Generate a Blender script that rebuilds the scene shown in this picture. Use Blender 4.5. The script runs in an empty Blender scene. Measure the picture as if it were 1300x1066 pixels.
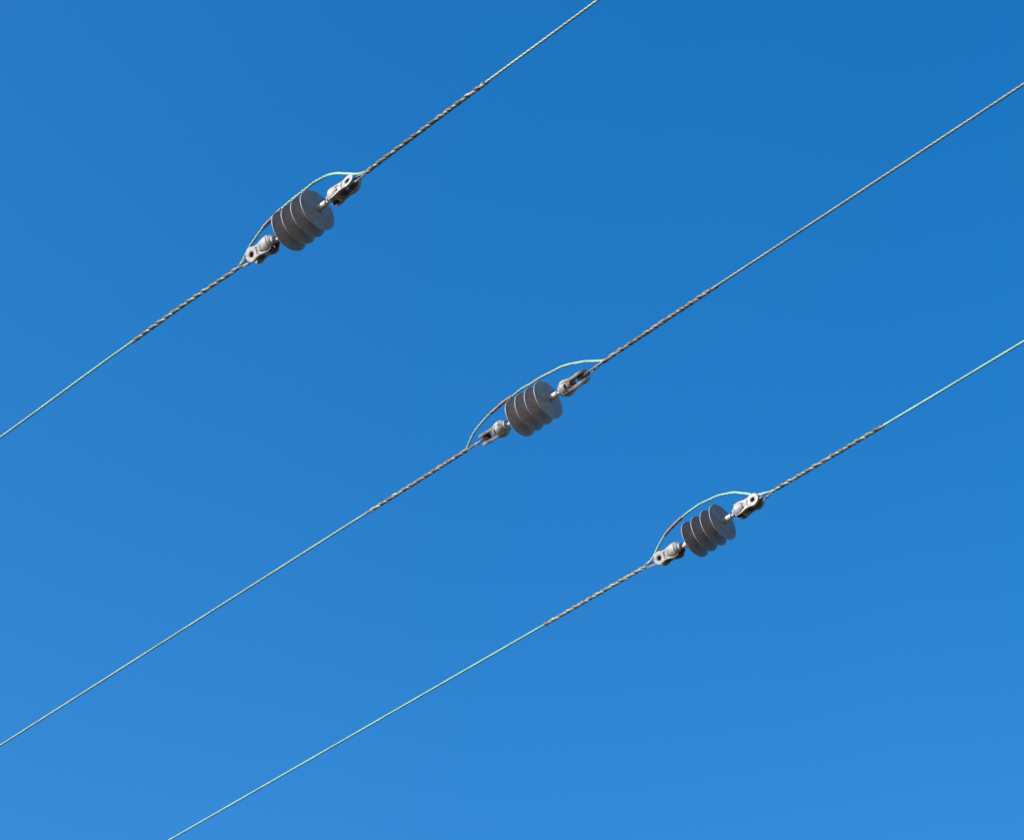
import bpy, bmesh, math, random
from mathutils import Vector, Matrix, noise
random.seed(7)
S = bpy.context.scene
R = math.radians

# ------------------------------------------------------------------ camera
cam_d = bpy.data.cameras.new('camera')
cam = bpy.data.objects.new('camera', cam_d)
S.collection.objects.link(cam)
cam.location = (0, 0, 1.6)
cam.rotation_euler = (R(90 + 41.5), 0, 0)
cam_d.sensor_fit = 'HORIZONTAL'
cam_d.sensor_width = 36.0
cam_d.lens = 36.0 * 3300 / 1300
cam_d.clip_start = 0.05
cam_d.clip_end = 3000
S.camera = cam

# ------------------------------------------------------------------ sky and sun
SUN_DIR = Vector((-0.85, -0.35, 0.42)).normalized()
sun_el = math.asin(SUN_DIR.z)
sun_az = math.atan2(SUN_DIR.x, SUN_DIR.y)          # clockwise from +Y
w = bpy.data.worlds.new('World')
S.world = w
w.use_nodes = True
nt = w.node_tree
bg = nt.nodes['Background']
sky = nt.nodes.new('ShaderNodeTexSky')
sky.sky_type = 'NISHITA'
sky.sun_disc = False
sky.sun_elevation = sun_el
sky.sun_rotation = sun_az
sky.air_density = 1.0
sky.dust_density = 1.0
sky.ozone_density = 1.2
hs = nt.nodes.new('ShaderNodeHueSaturation')
hs.inputs['Hue'].default_value = 0.5035
hs.inputs['Saturation'].default_value = 1.505
nt.links.new(sky.outputs[0], hs.inputs['Color'])
nt.links.new(hs.outputs[0], bg.inputs['Color'])
bg.inputs['Strength'].default_value = 0.15

sd = bpy.data.lights.new('sun', 'SUN')
sd.energy = 4.4
sd.angle = R(0.53)
sd.color = (1.0, 0.98, 0.955)
so = bpy.data.objects.new('sun', sd)
S.collection.objects.link(so)
so.rotation_euler = SUN_DIR.to_track_quat('Z', 'Y').to_euler()
so.location = (-4, -4, 12)

S.view_settings.view_transform = 'Standard'
S.view_settings.look = 'None'
S.view_settings.gamma = 1
S.view_settings.exposure = 0.84

# ------------------------------------------------------------------ materials
def new_mat(name):
    m = bpy.data.materials.new(name)
    m.use_nodes = True
    return m, m.node_tree, m.node_tree.nodes['Principled BSDF']

def noise_node(nt, scale, detail=4, rough=0.55, coord='Object', stretch=None):
    tc = nt.nodes.new('ShaderNodeTexCoord')
    n = nt.nodes.new('ShaderNodeTexNoise')
    n.inputs['Scale'].default_value = scale
    n.inputs['Detail'].default_value = detail
    n.inputs['Roughness'].default_value = rough
    if stretch:
        mp = nt.nodes.new('ShaderNodeMapping')
        mp.inputs['Scale'].default_value = stretch
        nt.links.new(tc.outputs[coord], mp.inputs[0])
        nt.links.new(mp.outputs[0], n.inputs['Vector'])
    else:
        nt.links.new(tc.outputs[coord], n.inputs['Vector'])
    return n

def ramp(nt, src, stops, interp='LINEAR'):
    r = nt.nodes.new('ShaderNodeValToRGB')
    r.color_ramp.interpolation = interp
    e = r.color_ramp.elements
    while len(e) < len(stops):
        e.new(0.5)
    for i, (p, c) in enumerate(stops):
        e[i].position = p
        e[i].color = (*c, 1) if len(c) == 3 else c
    nt.links.new(src, r.inputs['Fac'])
    return r

def mix(nt, fac, a, b, mode='MIX'):
    m = nt.nodes.new('ShaderNodeMix')
    m.data_type = 'RGBA'
    m.blend_type = mode
    if hasattr(fac, 'is_output'):
        nt.links.new(fac, m.inputs[0])
    else:
        m.inputs[0].default_value = fac
    for s, v in ((6, a), (7, b)):
        if hasattr(v, 'is_output'):
            nt.links.new(v, m.inputs[s])
        else:
            m.inputs[s].default_value = (*v, 1)
    return m.outputs[2]

def bump(nt, src, bsdf, strength, dist):
    b = nt.nodes.new('ShaderNodeBump')
    b.inputs['Strength'].default_value = strength
    b.inputs['Distance'].default_value = dist
    nt.links.new(src, b.inputs['Height'])
    nt.links.new(b.outputs[0], bsdf.inputs['Normal'])

def mat_galvanised():
    m, nt, b = new_mat('galvanised_casting')
    n1 = noise_node(nt, 90, 5, 0.6)
    n2 = noise_node(nt, 500, 3, 0.6)
    base = ramp(nt, n1.outputs[0], [(0.32, (0.115, 0.118, 0.125)), (0.5, (0.215, 0.217, 0.224)), (0.7, (0.31, 0.31, 0.315))])
    c = mix(nt, 0.25, base.outputs[0], ramp(nt, n2.outputs[0], [(0.35, (0.11, 0.11, 0.12)), (0.65, (0.34, 0.335, 0.335))]).outputs[0])
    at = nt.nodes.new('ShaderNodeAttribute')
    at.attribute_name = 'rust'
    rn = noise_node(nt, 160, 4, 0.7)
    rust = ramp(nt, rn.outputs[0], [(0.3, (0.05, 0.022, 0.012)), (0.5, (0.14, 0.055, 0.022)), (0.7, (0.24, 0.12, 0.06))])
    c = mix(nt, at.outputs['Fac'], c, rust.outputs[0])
    # small rust blooms on the outside
    bl = noise_node(nt, 60, 6, 0.7, stretch=(1, 1.7, 1.3))
    bm_ = ramp(nt, bl.outputs[0], [(0.63, (0, 0, 0)), (0.72, (0.75, 0.75, 0.75))])
    c = mix(nt, bm_.outputs[0], c, (0.2, 0.12, 0.075))
    nt.links.new(c, b.inputs['Base Color'])
    b.inputs['Metallic'].default_value = 0.15
    b.inputs['Roughness'].default_value = 0.62
    bump(nt, n2.outputs[0], b, 0.35, 0.0006)
    return m

def mat_fitting():
    m, nt, b = new_mat('zinc_end_fitting')
    n1 = noise_node(nt, 140, 4)
    base = ramp(nt, n1.outputs[0], [(0.3, (0.30, 0.30, 0.315)), (0.7, (0.46, 0.455, 0.46))])
    nt.links.new(base.outputs[0], b.inputs['Base Color'])
    b.inputs['Metallic'].default_value = 0.1
    b.inputs['Roughness'].default_value = 0.5
    return m

def mat_shed(name, dark, light, rustamt):
    m, nt, b = new_mat(name)
    n1 = noise_node(nt, 38, 5, 0.65)
    n2 = noise_node(nt, 170, 4, 0.7, stretch=(0.4, 1, 1))
    c = ramp(nt, n1.outputs[0], [(0.3, dark), (0.72, light)]).outputs[0]
    c = mix(nt, 0.35, c, ramp(nt, n2.outputs[0], [(0.3, dark), (0.75, light)]).outputs[0])
    st = noise_node(nt, 60, 5, 0.75, stretch=(0.3, 0.35, 1.6))
    c = mix(nt, 0.8, c, ramp(nt, st.outputs[0], [(0.3, (0.68, 0.68, 0.70)), (0.7, (1.28, 1.26, 1.24))]).outputs[0], 'MULTIPLY')
    bl = noise_node(nt, 22, 6, 0.7)
    f = ramp(nt, bl.outputs[0], [(0.55, (0, 0, 0)), (0.75, (rustamt,) * 3)])
    c = mix(nt, f.outputs[0], c, (0.13, 0.075, 0.045))
    # sunlit edge line painted as a paler colour on each shed's rim
    at = nt.nodes.new('ShaderNodeAttribute')
    at.attribute_name = 'rim'
    c = mix(nt, at.outputs['Fac'], c, (0.20, 0.19, 0.175))
    nt.links.new(c, b.inputs['Base Color'])
    b.inputs['Roughness'].default_value = 0.48
    bump(nt, n2.outputs[0], b, 0.25, 0.0006)
    return m

def mat_wire(name, a, bb, dirt, dirt_at=0.62):
    m, nt, b = new_mat(name)
    n1 = noise_node(nt, 55, 5, 0.65)
    c = ramp(nt, n1.outputs[0], [(0.3, a), (0.7, bb)]).outputs[0]
    n2 = noise_node(nt, 28, 6, 0.75)
    f = ramp(nt, n2.outputs[0], [(dirt_at, (0, 0, 0)), (dirt_at + 0.1, (0.85,) * 3)])
    c = mix(nt, f.outputs[0], c, dirt)
    nt.links.new(c, b.inputs['Base Color'])
    n3 = noise_node(nt, 7, 4, 0.7)
    c = mix(nt, 1.0, c, ramp(nt, n3.outputs[0], [(0.32, (0.62, 0.66, 0.66)), (0.6, (1.1, 1.08, 1.05))]).outputs[0], 'MULTIPLY')
    nt.links.new(c, b.inputs['Base Color'])
    b.inputs['Roughness'].default_value = 0.6
    b.inputs['Metallic'].default_value = 0.0
    return m

def mat_rod(name):
    m, nt, b = new_mat(name)
    n1 = noise_node(nt, 46, 5, 0.75)
    c = ramp(nt, n1.outputs[0], [(0.30, (0.05, 0.036, 0.03)), (0.44, (0.16, 0.13, 0.115)), (0.56, (0.29, 0.265, 0.25)), (0.75, (0.44, 0.42, 0.395))]).outputs[0]
    n2 = noise_node(nt, 21, 5, 0.7)
    f = ramp(nt, n2.outputs[0], [(0.56, (0, 0, 0)), (0.66, (0.8,) * 3)])
    c = mix(nt, f.outputs[0], c, (0.15, 0.062, 0.038))
    at = nt.nodes.new('ShaderNodeAttribute')
    at.attribute_name = 'mark'
    to = nt.nodes.new('ShaderNodeAttribute')
    to.attribute_name = 'tone'
    tr = ramp(nt, to.outputs['Fac'], [(0.0, (0.16, 0.125, 0.11)), (0.45, (0.6, 0.57, 0.55)), (0.75, (1.1, 1.1, 1.08)), (1.0, (1.3, 1.45, 1.38))])
    c = mix(nt, 1.0, c, tr.outputs[0], 'MULTIPLY')
    c = mix(nt, at.outputs['Fac'], c, (0.17, 0.045, 0.035))
    nt.links.new(c, b.inputs['Base Color'])
    b.inputs['Roughness'].default_value = 0.55
    b.inputs['Metallic'].default_value = 0.1
    return m

M_CAST = mat_galvanised()
M_FIT = mat_fitting()
M_SHED = [mat_shed('grey_rubber_sheds', (0.132, 0.118, 0.116), (0.268, 0.243, 0.238), 0.3),
          mat_shed('weathered_rubber_sheds', (0.145, 0.129, 0.126), (0.318, 0.287, 0.280), 0.75),
          mat_shed('dark_rubber_sheds', (0.118, 0.106, 0.104), (0.228, 0.207, 0.203), 0.2)]
M_MINT = mat_wire('copper_patina', (0.105, 0.265, 0.235), (0.20, 0.385, 0.345), (0.2, 0.17, 0.12), 0.68)
M_GREY = mat_wire('dull_patina', (0.075, 0.125, 0.118), (0.155, 0.21, 0.20), (0.2, 0.13, 0.09), 0.6)
M_PALE = mat_wire('pale_patina', (0.115, 0.225, 0.195), (0.21, 0.335, 0.295), (0.2, 0.16, 0.11), 0.62)
M_ROD = mat_rod('weathered_grip_rods')
M_SLEEVE = mat_wire('rusty_sleeve', (0.07, 0.05, 0.042), (0.19, 0.14, 0.12), (0.3, 0.12, 0.07), 0.6)

def mat_mark():
    m, nt, b = new_mat('dark_cast_mark')
    n = noise_node(nt, 300, 2)
    c = ramp(nt, n.outputs[0], [(0.3, (0.03, 0.03, 0.035)), (0.7, (0.07, 0.06, 0.06))])  # near-black mottled colour for the raised strokes
    nt.links.new(c.outputs[0], b.inputs['Base Color'])
    b.inputs['Roughness'].default_value = 0.8
    return m
M_MARK = mat_mark()

def mat_ground():
    m, nt, b = new_mat('gravel_and_soil')
    n1 = noise_node(nt, 0.35, 8, 0.6)
    n2 = noise_node(nt, 6.0, 8, 0.7)
    c = ramp(nt, n1.outputs[0], [(0.35, (0.06, 0.05, 0.03)), (0.55, (0.11, 0.088, 0.06)), (0.72, (0.16, 0.13, 0.095))]).outputs[0]
    c = mix(nt, 0.5, c, ramp(nt, n2.outputs[0], [(0.3, (0.4, 0.4, 0.4)), (0.7, (1.2, 1.2, 1.1))]).outputs[0], 'MULTIPLY')
    nt.links.new(c, b.inputs['Base Color'])
    b.inputs['Roughness'].default_value = 0.95
    bump(nt, n2.outputs[0], b, 0.6, 0.05)
    return m

# ------------------------------------------------------------------ mesh helpers
def link(name, me, mats, parent=None):
    o = bpy.data.objects.new(name, me)
    S.collection.objects.link(o)
    for m in (mats if isinstance(mats, (list, tuple)) else [mats]):
        me.materials.append(m)
    if parent:
        o.parent = parent
    return o

def mesh_of(name, verts, faces, smooth=True, attr=None):
    me = bpy.data.meshes.new(name)
    me.from_pydata(verts, [], faces)
    if smooth:
        for p in me.polygons:
            p.use_smooth = True
    if attr:
        for an, vals in attr.items():
            a = me.attributes.new(an, 'FLOAT', 'POINT')
            a.data.foreach_set('value', vals)
    me.update()
    return me

def catmull(pts, step):
    P = [Vector(p) for p in pts]
    P = [P[0] * 2 - P[1]] + P + [P[-1] * 2 - P[-2]]
    out = []
    for i in range(1, len(P) - 2):
        p0, p1, p2, p3 = P[i - 1:i + 3]
        n = max(1, int((p2 - p1).length / step))
        # centripetal-ish tangents, scaled to the segment
        d = (p2 - p1).length
        m1 = (p2 - p0) * (d / max(1e-9, (p2 - p1).length + (p1 - p0).length))
        m2 = (p3 - p1) * (d / max(1e-9, (p2 - p1).length + (p3 - p2).length))
        for k in range(n):
            t = k / n
            out.append((2*t**3 - 3*t*t + 1) * p1 + (t**3 - 2*t*t + t) * m1 + (-2*t**3 + 3*t*t) * p2 + (t**3 - t*t) * m2)
    out.append(P[-2])
    return out

def smooth_path(p, it):
    p = list(p)
    for _ in range(it):
        p = [p[0]] + [(p[i - 1] + p[i] * 2 + p[i + 1]) / 4 for i in range(1, len(p) - 1)] + [p[-1]]
    return p

def resample(p, step):
    L = [0.0]
    for a, b in zip(p, p[1:]):
        L.append(L[-1] + (b - a).length)
    n = max(2, int(L[-1] / step))
    out, j = [], 0
    for k in range(n + 1):
        s = L[-1] * k / n
        while j < len(L) - 2 and L[j + 1] < s:
            j += 1
        t = (s - L[j]) / max(1e-9, L[j + 1] - L[j])
        out.append(p[j].lerp(p[j + 1], min(1, max(0, t))))
    return out

def frames(path):
    """tangent, normal and binormal along the path without twisting"""
    T = []
    n = len(path)
    for i in range(n):
        T.append((path[min(n - 1, i + 1)] - path[max(0, i - 1)]).normalized())
    up = Vector((0, 0, 1))
    u = (up - T[0] * up.dot(T[0])).normalized()
    F = []
    for t in T:
        u = (u - t * u.dot(t)).normalized()
        F.append((t, u, t.cross(u)))
    return F

def tube(path, r, seg=8, lobes=0, lobe_depth=0.0, pitch=0.09, cap=True, attrf=None, twist0=0.0):
    """swept tube; with lobes it reads as a stranded cable laid with the given pitch (right-hand)"""
    F = frames(path)
    V, Q, A = [], [], []
    s = 0.0
    for i, (p, (t, u, b)) in enumerate(zip(path, F)):
        if i:
            s += (p - path[i - 1]).length
        tw = twist0 + 2 * math.pi * s / pitch if lobes else 0
        rr0 = r(s) if callable(r) else r
        for k in range(seg):
            a = 2 * math.pi * k / seg
            rr = rr0
            if lobes:
                rr = rr0 * (1 - lobe_depth * (1 - abs(math.cos(lobes * a / 2))))
                a += tw
            V.append(p + u * (math.cos(a) * rr) + b * (math.sin(a) * rr))
            if attrf:
                A.append(attrf(s, p))
        if i:
            o = (i - 1) * seg
            for k in range(seg):
                k2 = (k + 1) % seg
                Q.append((o + k, o + k2, o + seg + k2, o + seg + k))
    if cap:
        Q.append(tuple(reversed(range(seg))))
        Q.append(tuple(range(len(V) - seg, len(V))))
    return V, Q, A

def join(parts):
    V, Q, A = [], [], []
    for v, q, a in parts:
        o = len(V)
        V += v
        Q += [tuple(i + o for i in f) for f in q]
        A += a
    return V, Q, A

def lathe(profile, seg=64, axis='X'):
    """profile = list of (x, radius); revolved about X"""
    V, Q = [], []
    for x, r in profile:
        for k in range(seg):
            a = 2 * math.pi * k / seg
            V.append(Vector((x, r * math.cos(a), r * math.sin(a))))
    n = len(profile)
    for i in range(n - 1):
        for k in range(seg):
            k2 = (k + 1) % seg
            Q.append((i * seg + k, (i + 1) * seg + k, (i + 1) * seg + k2, i * seg + k2))
    Q.append(tuple(range(seg)))
    Q.append(tuple(reversed(range((n - 1) * seg, n * seg))))
    return V, Q

# ------------------------------------------------------------------ ground (below the frame; it sends light up)
def build_ground():
    n, size = 60, 900.0
    V, Q = [], []
    for j in range(n + 1):
        for i in range(n + 1):
            a = (i / n - 0.5) * 2
            b = (j / n - 0.5) * 2
            x = size * a * abs(a)
            y = size * b * abs(b)
            V.append((x, y, 0.12 * noise.noise(Vector((x * 0.05, y * 0.05, 0)))))
    for j in range(n):
        for i in range(n):
            o = j * (n + 1) + i
            Q.append((o, o + 1, o + n + 2, o + n + 1))
    g = link('ground', mesh_of('ground', V, Q), mat_ground())
    g['kind'] = 'structure'
build_ground()

# ------------------------------------------------------------------ the cast socket clevis (one mesh shared by all six)
# local frame: +x away from the insulator, y = axis of the eye, z = across the fork slot
EYE = 0.0735
def prim(kind, loc, size, rot=None, seg=40):
    bm = bmesh.new()
    if kind == 'box':
        bmesh.ops.create_cube(bm, size=1)
    elif kind == 'cyl':
        bmesh.ops.create_cone(bm, cap_ends=True, segments=seg, radius1=0.5, radius2=0.5, depth=1)
    elif kind == 'sph':
        bmesh.ops.create_uvsphere(bm, u_segments=seg, v_segments=seg // 2, radius=0.5)
    M = Matrix.Translation(loc) @ (rot.to_4x4() if rot else Matrix.Identity(4)) @ Matrix.Diagonal((*size, 1))
    bmesh.ops.transform(bm, matrix=M, verts=bm.verts)
    me = bpy.data.meshes.new('tmp')
    bm.to_mesh(me)
    bm.free()
    o = bpy.data.objects.new('tmp', me)
    S.collection.objects.link(o)
    return o

def poly_prism(outline, y0, y1):
    V = [Vector((x, y0, z)) for x, z in outline] + [Vector((x, y1, z)) for x, z in outline]
    n = len(outline)
    Q = [tuple(range(n)), tuple(reversed(range(n, 2 * n)))]
    for i in range(n):
        j = (i + 1) % n
        Q.append((i, i + n, j + n, j))
    me = mesh_of('tmp', V, Q, False)
    bm = bmesh.new(); bm.from_mesh(me)
    bmesh.ops.recalc_face_normals(bm, faces=bm.faces)
    bm.to_mesh(me); bm.free()
    o = bpy.data.objects.new('tmp', me)
    S.collection.objects.link(o)
    return o

def build_clevis_mesh():
    RX = Matrix.Rotation(R(90), 3, 'X')
    RY = Matrix.Rotation(R(90), 3, 'Y')
    # bell round the ball, flattened a little on the two eye faces
    main = prim('sph', (0.0215, 0, 0), (0.046, 0.046, 0.0480), seg=48)
    adds, cuts = [], []
    # waisted slab that runs from bell to eyes
    top = [(0.010, 0.0190), (0.024, 0.0205), (0.036, 0.0180), (0.047, 0.0150), (0.057, 0.0148), (0.065, 0.0172)]
    arc = [(EYE + 0.0193 * math.cos(a), 0.0193 * math.sin(a)) for a in [R(t) for t in range(105, -106, -10)]]
    outline = top + arc + [(x, -z) for x, z in reversed(top)]
    adds.append(poly_prism(outline, -0.0150, 0.0150))
    V, Q = lathe([(0.014, 1.0), (0.022, 1.0), (0.030, 0.93), (0.040, 0.78), (0.052, 0.64), (0.060, 0.60)], 40)
    for v in V:
        v.y *= 0.0232; v.z *= 0.0236
    cone = bpy.data.objects.new('tmp', mesh_of('tmp', V, Q, False))
    bmc = bmesh.new(); bmc.from_mesh(cone.data); bmesh.ops.recalc_face_normals(bmc, faces=bmc.faces); bmc.to_mesh(cone.data); bmc.free()
    S.collection.objects.link(cone)
    adds.append(cone)
    adds.append(prim('cyl', (0.006, 0, 0), (0.029, 0.029, 0.012), RY))          # lip of the socket mouth
    # fork slot with a round end
    cuts.append(prim('box', (0.086, 0, 0), (0.072, 0.0152, 0.06)))
    cuts.append(prim('cyl', (0.050, 0, 0), (0.0152, 0.0152, 0.06)))
    # eye through both cheeks
    cuts.append(prim('cyl', (EYE, 0, 0), (0.0174, 0.0174, 0.06), RX))
    # ball cavity, mouth, side window for the ball, key hole at the back
    cuts.append(prim('sph', (0.0175, 0, 0), (0.028, 0.028, 0.030)))
    cuts.append(prim('cyl', (0.002, 0, 0), (0.0135, 0.0135, 0.03), RY))
    cuts.append(prim('box', (0.0165, 0, -0.018), (0.025, 0.0255, 0.034)))
    cuts.append(prim('box', (0.002, 0, -0.016), (0.020, 0.0125, 0.034)))
    cuts.append(prim('box', (0.0300, 0, 0.018), (0.0060, 0.0135, 0.026)))
    for o, op in [(a, 'UNION') for a in adds] + [(c, 'DIFFERENCE') for c in cuts]:
        md = main.modifiers.new('b', 'BOOLEAN')
        md.operation = op
        md.object = o
        md.solver = 'EXACT'
    md = main.modifiers.new('r', 'REMESH')
    md.mode = 'VOXEL'
    md.voxel_size = 0.00062
    md.use_smooth_shade = True
    md = main.modifiers.new('s', 'SMOOTH')
    md.factor = 0.5
    md.iterations = 9
    bpy.context.view_layer.update()
    dg = bpy.context.evaluated_depsgraph_get()
    me = bpy.data.meshes.new_from_object(main.evaluated_get(dg))
    for o in [main] + adds + cuts:
        d = o.data
        bpy.data.objects.remove(o)
        bpy.data.meshes.remove(d)
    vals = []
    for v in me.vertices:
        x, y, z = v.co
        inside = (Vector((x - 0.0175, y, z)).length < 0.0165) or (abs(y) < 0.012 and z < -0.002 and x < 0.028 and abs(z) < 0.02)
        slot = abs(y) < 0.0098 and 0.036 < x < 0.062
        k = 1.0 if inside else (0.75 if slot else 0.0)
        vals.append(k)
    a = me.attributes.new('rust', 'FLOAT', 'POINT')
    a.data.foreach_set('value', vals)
    me.name = 'socket_clevis'
    me.materials.clear()
    me.materials.append(M_CAST)
    return me

def build_pin_mesh():
    """hollow sleeve through both eyes with a grooved thimble between the cheeks"""
    prof = [(-0.0142, 0.0085), (-0.0072, 0.0085), (-0.0070, 0.0112), (-0.0058, 0.0112), (-0.004, 0.0088),
            (0.004, 0.0088), (0.0058, 0.0112), (0.0070, 0.0112), (0.0072, 0.0085), (0.0142, 0.0085),
            (0.0142, 0.0070), (-0.0142, 0.0070)]
    seg = 36
    V, Q = [], []
    for y, r in prof:
        for k in range(seg):
            a = 2 * math.pi * k / seg
            V.append(Vector((r * math.cos(a), y, r * math.sin(a))))
    n = len(prof)
    for i in range(n):
        i2 = (i + 1) % n
        for k in range(seg):
            k2 = (k + 1) % seg
            Q.append((i * seg + k, i * seg + k2, i2 * seg + k2, i2 * seg + k))
    me = mesh_of('hollow_pin', V, Q, False)
    bm = bmesh.new(); bm.from_mesh(me)
    bmesh.ops.recalc_face_normals(bm, faces=bm.faces)
    bm.to_mesh(me); bm.free()
    me.materials.append(M_SLEEVE)
    return me

def build_mark_mesh(seed, face):
    """worn raised casting marks on the outer cheek: two short rows, too worn to read"""
    rnd = random.Random(seed)
    V, Q = [], []
    def bar(x, z, L, wd, ang):
        c, s = math.cos(ang), math.sin(ang)
        o = len(V)
        yo = 0.0158 if x > 0.048 else 0.0008 + 0.0188 * math.sqrt(max(0.1, 1 - (z / 0.0198) ** 2))
        for yy in (face * 0.0130, face * yo):
            for dx, dz in ((-L, -wd), (L, -wd), (L, wd), (-L, wd)):
                V.append(Vector((x + dx * c - dz * s, yy, z + dx * s + dz * c)))
        for f in ((0, 1, 2, 3), (7, 6, 5, 4), (0, 4, 5, 1), (1, 5, 6, 2), (2, 6, 7, 3), (3, 7, 4, 0)):
            Q.append(tuple(o + i for i in f))
    for row, (x, zs) in enumerate(((0.0545, (-0.0085, -0.0030, 0.0025, 0.0080)), (0.0385, (-0.0075, -0.001, 0.0055)))):
        for z in zs:
            bar(x + rnd.uniform(-.0006, .0006), z, 0.0030, 0.0009, rnd.uniform(-0.35, 0.35))
            if rnd.random() < 0.6:
                bar(x + rnd.choice((-0.0016, 0.0016)), z + 0.0012, 0.0006, 0.0015, rnd.uniform(-0.3, 0.3))
    me = mesh_of('cast_mark', V, Q, False)
    bm = bmesh.new(); bm.from_mesh(me)
    bmesh.ops.recalc_face_normals(bm, faces=bm.faces)
    bm.to_mesh(me); bm.free()
    me.materials.append(M_MARK)
    return me

CLEVIS = build_clevis_mesh()
PIN = build_pin_mesh()

# ------------------------------------------------------------------ insulator meshes (local x along the axis)
PITCH = 0.0337
def shed_mesh(seed):
    r0, ro = 0.012, 0.055
    rnd = random.Random(seed)
    prof = [(-0.0085, r0), (-0.0072, 0.0165), (-0.0046, 0.024), (-0.0030, 0.036), (-0.0021, 0.048), (-0.00165, ro - 0.0012),
            (-0.0011, ro - 0.0003), (0, ro), (0.0011, ro - 0.0003), (0.00165, ro - 0.0012),
            (0.0019, 0.048), (0.0026, 0.036), (0.0040, 0.024), (0.0066, 0.0165), (0.0080, r0)]
    V, Q = lathe(prof, 128)
    ph = rnd.uniform(0, 6.28)
    for v in V:                                     # soft rubber: a slight wave and uneven rim
        rr = math.hypot(v.y, v.z)
        a = math.atan2(v.z, v.y)
        k = (rr / ro) ** 2
        v.x += k * (0.0007 * math.sin(a + ph) + 0.0003 * math.sin(3 * a + 2 * ph))
        q = 1 + k * 0.006 * math.sin(2 * a + ph)
        v.y *= q; v.z *= q
    rim = [1.0 if math.hypot(v.y, v.z) > ro - 0.0002 else 0.0 for v in V]
    return mesh_of('shed', V, Q, True, {'rim': rim})

def core_mesh():
    prof = [(-0.0628, 0.0085), (-0.0615, 0.0108), (-0.0575, 0.0126), (0.0575, 0.0126), (0.0615, 0.0108), (0.0628, 0.0085)]
    return mesh_of('core', *lathe(prof, 48))

def fitting_mesh():
    prof = [(0.0560, 0.0080), (0.0626, 0.0084), (0.0640, 0.0090),
            (0.0835, 0.0088), (0.0848, 0.0080), (0.0850, 0.0062), (0.0862, 0.0050), (0.0870, 0.0045), (0.1040, 0.0045)]
    for k in range(0, 9):                            # the ball
        a = R(140 - k * 17.5)
        prof.append((0.1105 - 0.0075 * math.cos(R(40 + k * 17.5)) , 0.0075 * math.sin(R(40 + k * 17.5))))
    return mesh_of('end_fitting', *lathe(prof, 40))
CORE = core_mesh(); FIT = fitting_mesh()
CORE.materials.append(M_SHED[0]); FIT.materials.append(M_FIT)

def empty(name, M, parent=None):
    o = bpy.data.objects.new(name, None)
    o.empty_display_size = 0.05
    S.collection.objects.link(o)
    o.matrix_world = M
    return o

def child(name, me, parent, M, label=None):
    o = bpy.data.objects.new(name, me)
    S.collection.objects.link(o)
    o.parent = parent
    o.matrix_local = M
    if label:
        o['label'] = label
    return o

MOUTH = 0.0965
def make_insulator(i, C, A, tilt, th_left, th_right, label, cross):
    ax = (A + Vector((0, 0, tilt))).normalized()
    # e1: the direction square to the axis that looks most towards the camera; e2 = ax x e1
    tocam = (Vector((0, 0, 1.6)) - C)
    e1 = (tocam - ax * tocam.dot(ax)).normalized()
    e2 = ax.cross(e1)
    M = Matrix((( ax.x, e1.x, e2.x, C.x), (ax.y, e1.y, e2.y, C.y), (ax.z, e1.z, e2.z, C.z), (0, 0, 0, 1)))
    root = empty('strain_insulator', M)
    root['label'] = label
    root['category'] = 'insulator'
    root['group'] = 'insulators strung in the overhead wires'
    for k in range(4):
        me = shed_mesh(i * 10 + k)
        me.materials.append(M_SHED[i])
        child('shed', me, root, Matrix.Translation(((k - 1.5) * PITCH, 0, 0)) @ Matrix.Rotation(R(rnd.uniform(-1.3, 1.3)), 4, 'Z'))
    child('core', CORE, root, Matrix.Identity(4))
    cl = []
    for side, th in ((-1, th_left), (1, th_right)):
        # rotation that puts local x along side*ax and the eye axis (local y) at angle th from e1 towards -e2
        face = -1 if abs(th) > 135 else 1
        y = Vector((0, math.cos(R(th)), -math.sin(R(th))))
        x = Vector((side, 0, 0))
        z = x.cross(y)
        Rm = Matrix(((x.x, y.x, z.x, 0), (x.y, y.y, z.y, 0), (x.z, y.z, z.z, 0), (0, 0, 0, 1)))
        child('end_fitting', FIT, root, Rm)
        ball = x * 0.1105
        cr = cross[0 if side < 0 else 1]
        d = (M.inverted() @ cr) - ball
        q = x.rotation_difference(x.lerp(d.normalized(), 0.6).normalized()).to_matrix().to_4x4()
        Mc = Matrix.Translation(ball) @ q @ Matrix.Translation(-ball) @ Matrix.Translation(x * MOUTH) @ Rm
        c = child('socket_clevis', CLEVIS, root, Mc)
        child('hollow_pin', PIN, c, Matrix.Translation((EYE, 0, 0)))
        if i != 1:
            child('cast_mark', build_mark_mesh(i * 7 + side, face), c, Matrix.Identity(4))
        cl.append((M @ Mc))
    return root, cl
rnd = random.Random(3)

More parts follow.
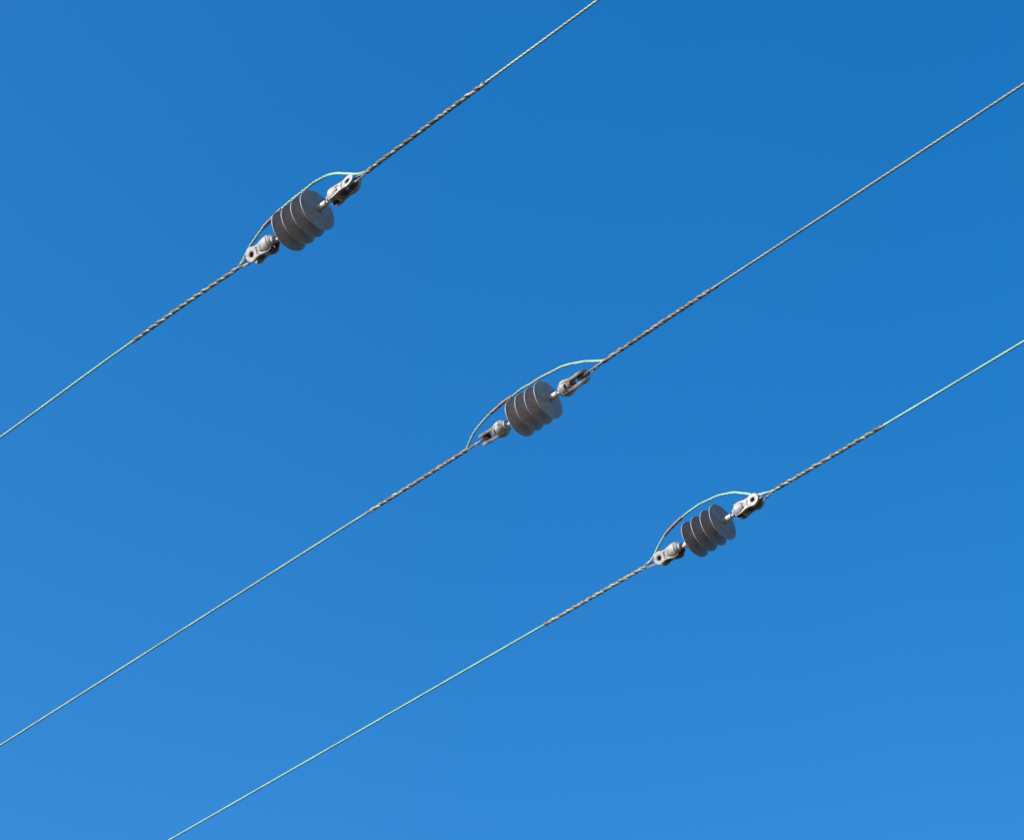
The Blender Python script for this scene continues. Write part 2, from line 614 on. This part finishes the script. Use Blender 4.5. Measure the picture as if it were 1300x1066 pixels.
# ------------------------------------------------------------------ the three lines
AZ = R(-44.4)
A = Vector((math.cos(AZ), math.sin(AZ), 0))
UP = Vector((0, 0, 1))
LINES = [
    dict(C=(-0.4982, 4.3251, 6.0599), tilt=-0.0143, th=(33, 242),
         left=[(-1.1898, 0.0408), (-0.7607, 0.0310), (-0.6569, 0.0268), (-0.4279, 0.0190), (-0.2327, 0.0042)],
         right=[(0.2228, 0.0037), (0.2824, 0.0042), (0.4948, 0.0044), (0.6341, 0.0030), (0.9627, -0.0020)],
         jump=[(-0.2327, 0.0042), (-0.2195, 0.0166), (-0.2056, 0.0366), (-0.1868, 0.0595), (-0.1702, 0.0727), (-0.1493, 0.0838),
               (-0.1237, 0.0942), (-0.0896, 0.1020), (-0.0455, 0.1060), (-0.0108, 0.1078), (0.0282, 0.1085), (0.0715, 0.1010),
               (0.1163, 0.0772), (0.1604, 0.0428), (0.1952, 0.0149), (0.2228, 0.0037)],
         grip=(-0.6569, 0.6341), sleeve=(-0.149, -0.083), mats=(M_MINT, M_PALE, M_MINT), r=(0.0033, 0.0034),
         name='grey four-shed insulator in the upper left wire, highest of the three',
         wire='upper left overhead wire with pale green strand and short bowed bypass over its insulator'),
    dict(C=(0.057, 5.0153, 6.0761), tilt=-0.0212, th=(-84, 100),
         left=[(-2.2677, 0.0387), (-0.7128, 0.0165), (-0.6488, 0.0148), (-0.2609, 0.0080), (-0.2485, 0.0081)],
         right=[(0.2475, 0.0067), (0.2767, 0.0080), (0.6302, 0.0140), (0.7532, 0.0145), (1.5528, 0.0206)],
         jump=[(-0.2485, 0.0081), (-0.2414, 0.0217), (-0.2328, 0.0400), (-0.2139, 0.0580), (-0.1906, 0.0710), (-0.1633, 0.0799),
               (-0.1263, 0.0885), (-0.0784, 0.0945), (-0.0308, 0.0955), (0.015, 0.0930), (0.0774, 0.0864), (0.1194, 0.0768),
               (0.1691, 0.0548), (0.2126, 0.0299), (0.2341, 0.0154), (0.2476, 0.0086)],
         grip=(-0.6488, 0.6302), sleeve=(-0.163, -0.078), mats=(M_PALE, M_GREY, M_PALE), r=(0.0033, 0.0035),
         name='grey four-shed insulator in the middle wire, its forked clevises turned edge on',
         wire='middle overhead wire, thicker and duller grey right of its insulator'),
    dict(C=(0.5381, 5.5317, 6.0892), tilt=0.0327, th=(24, 220),
         left=[(-1.6989, 0.0189), (-0.6897, 0.0085), (-0.6346, 0.0078), (-0.2429, 0.004)],
         right=[(0.2381, 0.007), (0.2601, 0.0068), (0.622, 0.0088), (0.7587, 0.0098), (1.0589, 0.0144)],
         jump=[(-0.2429, 0.004), (-0.2101, 0.0100), (-0.1968, 0.0205), (-0.1897, 0.036), (-0.1799, 0.0525), (-0.1615, 0.0695),
               (-0.1295, 0.0879), (-0.0848, 0.1010), (-0.0407, 0.1077), (0.0028, 0.1070), (0.0511, 0.0982), (0.0982, 0.0783),
               (0.1332, 0.0553), (0.1676, 0.0298), (0.1999, 0.0141), (0.2381, 0.007)],
         grip=(-0.6346, 0.622), sleeve=(-0.158, -0.089), mats=(M_MINT, M_MINT, M_MINT), r=(0.0034, 0.0036),
         name='darkest four-shed insulator in the lower right wire, clear gap under its bypass',
         wire='lower right overhead wire, bright mint strand with its bypass bowed clear above the insulator'),
]

def extend(pts, side, far=15.0):
    """carry the wire on past the frame as a shallow catenary"""
    P = list(pts)
    if side < 0:
        P = P[::-1]
    (u0, v0), (u1, v1) = P[0], P[-1]
    s = (v1 - v0) / abs(u1 - u0)
    u = u1
    out = list(P)
    for k in range(1, 8):
        d = (far - abs(u1)) * k / 7
        out.append((u1 + math.copysign(d, side), v1 + s * d + 0.0012 * d * d))
    return out

def build_line(i, L):
    C = Vector(L['C'])
    P3 = lambda uv: C + A * uv[0] + UP * uv[1]
    root_i, clev = make_insulator(i, C, A, L['tilt'], L['th'][0], L['th'][1], L['name'], (P3(L['left'][-1]), P3(L['right'][0])))
    root = empty('overhead_wire', Matrix.Translation(C))
    root['label'] = L['wire']
    root['category'] = 'wire'
    root['group'] = 'overhead wires crossing the sky'
    inv = lambda pts: [p - C for p in pts]
    # cables from the crossing point outwards
    for side, key, mt, rad in ((-1, 'left', L['mats'][0], L['r'][0]), (1, 'right', L['mats'][1], L['r'][1])):
        pts = extend(L[key], side)
        path = catmull([P3(q) for q in pts], 0.02)
        near = resample(smooth_path(path, 4), 0.006)
        lim = 3.4
        a = [p for p in near if abs((p - C).dot(A)) <= lim]
        b = [p for p in near if abs((p - C).dot(A)) >= lim]
        b = [a[-1]] + b[::8] + [b[-1]]
        V, Q, _ = join([tube(inv(a), rad, 24, 6, 0.22 if i == 1 else 0.26, 0.075), tube(inv(b), rad, 8)])
        link('cable', mesh_of('cable', V, Q), mt, root)
        # two helical grip legs of three rods each, looped round the thimble
        Mc = clev[0 if side < 0 else 1]
        eye = Mc @ Vector((EYE, 0, 0))
        ly = (Mc.to_3x3() @ Vector((0, 1, 0))).normalized()
        lx = (Mc.to_3x3() @ Vector((1, 0, 0))).normalized()
        lz = lx.cross(ly)
        gend = abs(L['grip'][0 if side < 0 else 1])
        hel = [p for p in resample(path, 0.003) if abs((p - C).dot(A)) <= gend]      # crossing -> grip end
        Fh = frames(hel)
        rr = 0.0012
        HP = 0.058
        rods = []
        TN = []
        for k in range(3):
            halves = []
            for leg in (0, 1):
                ph0 = math.pi * leg + (k - 1) * 0.62 + i
                cut = rnd.uniform(0, 0.022)
                pts_h, s = [], 0
                for j, (p, (t, u, bb)) in enumerate(zip(hel, Fh)):
                    if j:
                        s += (p - hel[j - 1]).length
                    ang = ph0 + 2 * math.pi * s / HP + 0.55 * noise.noise(Vector((s * 9, i * 4.1 + side, leg * 2.0)))
                    R_ = rad + rr * 0.9 + 0.0005 * (0.5 + noise.noise(Vector((s * 40, k * 3.3, leg + i))))
                    pts_h.append(p + (u * math.cos(ang) + bb * math.sin(ang)) * R_)
                pts_h = pts_h[:max(5, len(pts_h) - int(cut / 0.003) - (3 if leg else 0))]
                # bundle from the crossing to the thimble
                sg = 1 if leg == 0 else -1
                tang = eye + lz * (sg * 0.0118) + lx * 0.002
                st = hel[0]
                pts_l = []
                n = 14
                for j in range(1, n):
                    f = j / n
                    cpt = st.lerp(tang, f)
                    ww = 0.0012 * math.sin(math.pi * f)
                    cpt = cpt + lz * (sg * ww)
                    a2 = 2.1 * k + leg * 1.5 - side * f * 5.0
                    R2 = 0.0020
                    pts_l.append(cpt + (ly * math.cos(a2) + lz * math.sin(a2)) * R2)
                halves.append((pts_h, pts_l))
            arc = []
            for j in range(0, 13):
                a3 = R(90 + 180 * j / 12)
                offy = (k - 1) * 0.0030
                arc.append(eye + lx * (math.cos(a3) * 0.0118) + lz * (math.sin(a3) * 0.0118) + ly * offy)
            full = list(reversed(halves[0][0])) + halves[0][1] + arc + list(reversed(halves[1][1])) + halves[1][0]
            full = smooth_path(resample(full, 0.0025), 5)
            full = resample(full, 0.0035)
            full = inv(full)
            total = 0.0035 * len(full)
            marks = [(0.0, 0.014), (total - 0.012, total + 1)]
            if i == 1 and side > 0:
                marks += [(total * 0.5 - 0.125, total * 0.5 - 0.10), (total * 0.77, total * 0.77 + 0.03), (total * 0.93, total * 0.93 + 0.02)]
            elif i == 2:
                marks += [(total * 0.5 - 0.13, total * 0.5 - 0.115), (total * 0.82, total * 0.82 + 0.012)]
            else:
                marks += [(total * 0.5 - 0.14, total * 0.5 - 0.12), (total * 0.66, total * 0.66 + 0.012)]
            at = lambda s, p, mk=marks: 0.75 if any(x0 <= s <= x1 for x0, x1 in mk) else 0.0
            tone = rnd.random()
            tones = lambda s, q=tone, kk=k: min(1, max(0, 0.15 + 0.6 * q + 0.9 * noise.noise(Vector((s * 14, kk * 7.3 + i * 3.1, side * 5)))))
            tb = tube(full, rr, 8, attrf=at)
            TN += tube(full, rr, 8, attrf=lambda s, p: tones(s))[2]
            rods.append(tb)
        V, Q, At = join(rods)
        link('preformed_grip', mesh_of('preformed_grip', V, Q, True, {'mark': At, 'tone': TN}), M_ROD, root)
    # bypass
    pj = smooth_path(catmull([P3(q) for q in L['jump']], 0.006), 12)
    pj = resample(pj, 0.004)
    pj = [p + Vector((noise.noise(Vector((j * 0.09, i * 5, 0))), noise.noise(Vector((j * 0.09, i * 5, 9))), noise.noise(Vector((j * 0.11, i * 5, 4))))) * 0.0022 for j, p in enumerate(pj)]
    V, Q, _ = tube(inv(pj), 0.0036, 24, 6, 0.34, 0.075)
    jo = link('bypass_wire', mesh_of('bypass_wire', V, Q), L['mats'][2], root)
    s0, s1 = L['sleeve']
    ps = [p for p in pj if s0 <= (p - C).dot(A) <= s1]
    ps = resample(ps, 0.002)
    tot = 0.002 * len(ps)
    rs = lambda s: 0.0046 + 0.00035 * math.sin(s * 420) - (0.0006 if (s < 0.003 or s > tot - 0.004) else 0)
    V, Q, _ = tube(inv(ps), rs, 20)
    link('splice_sleeve', mesh_of('splice_sleeve', V, Q), M_SLEEVE, jo)

for i, L in enumerate(LINES):
    build_line(i, L)
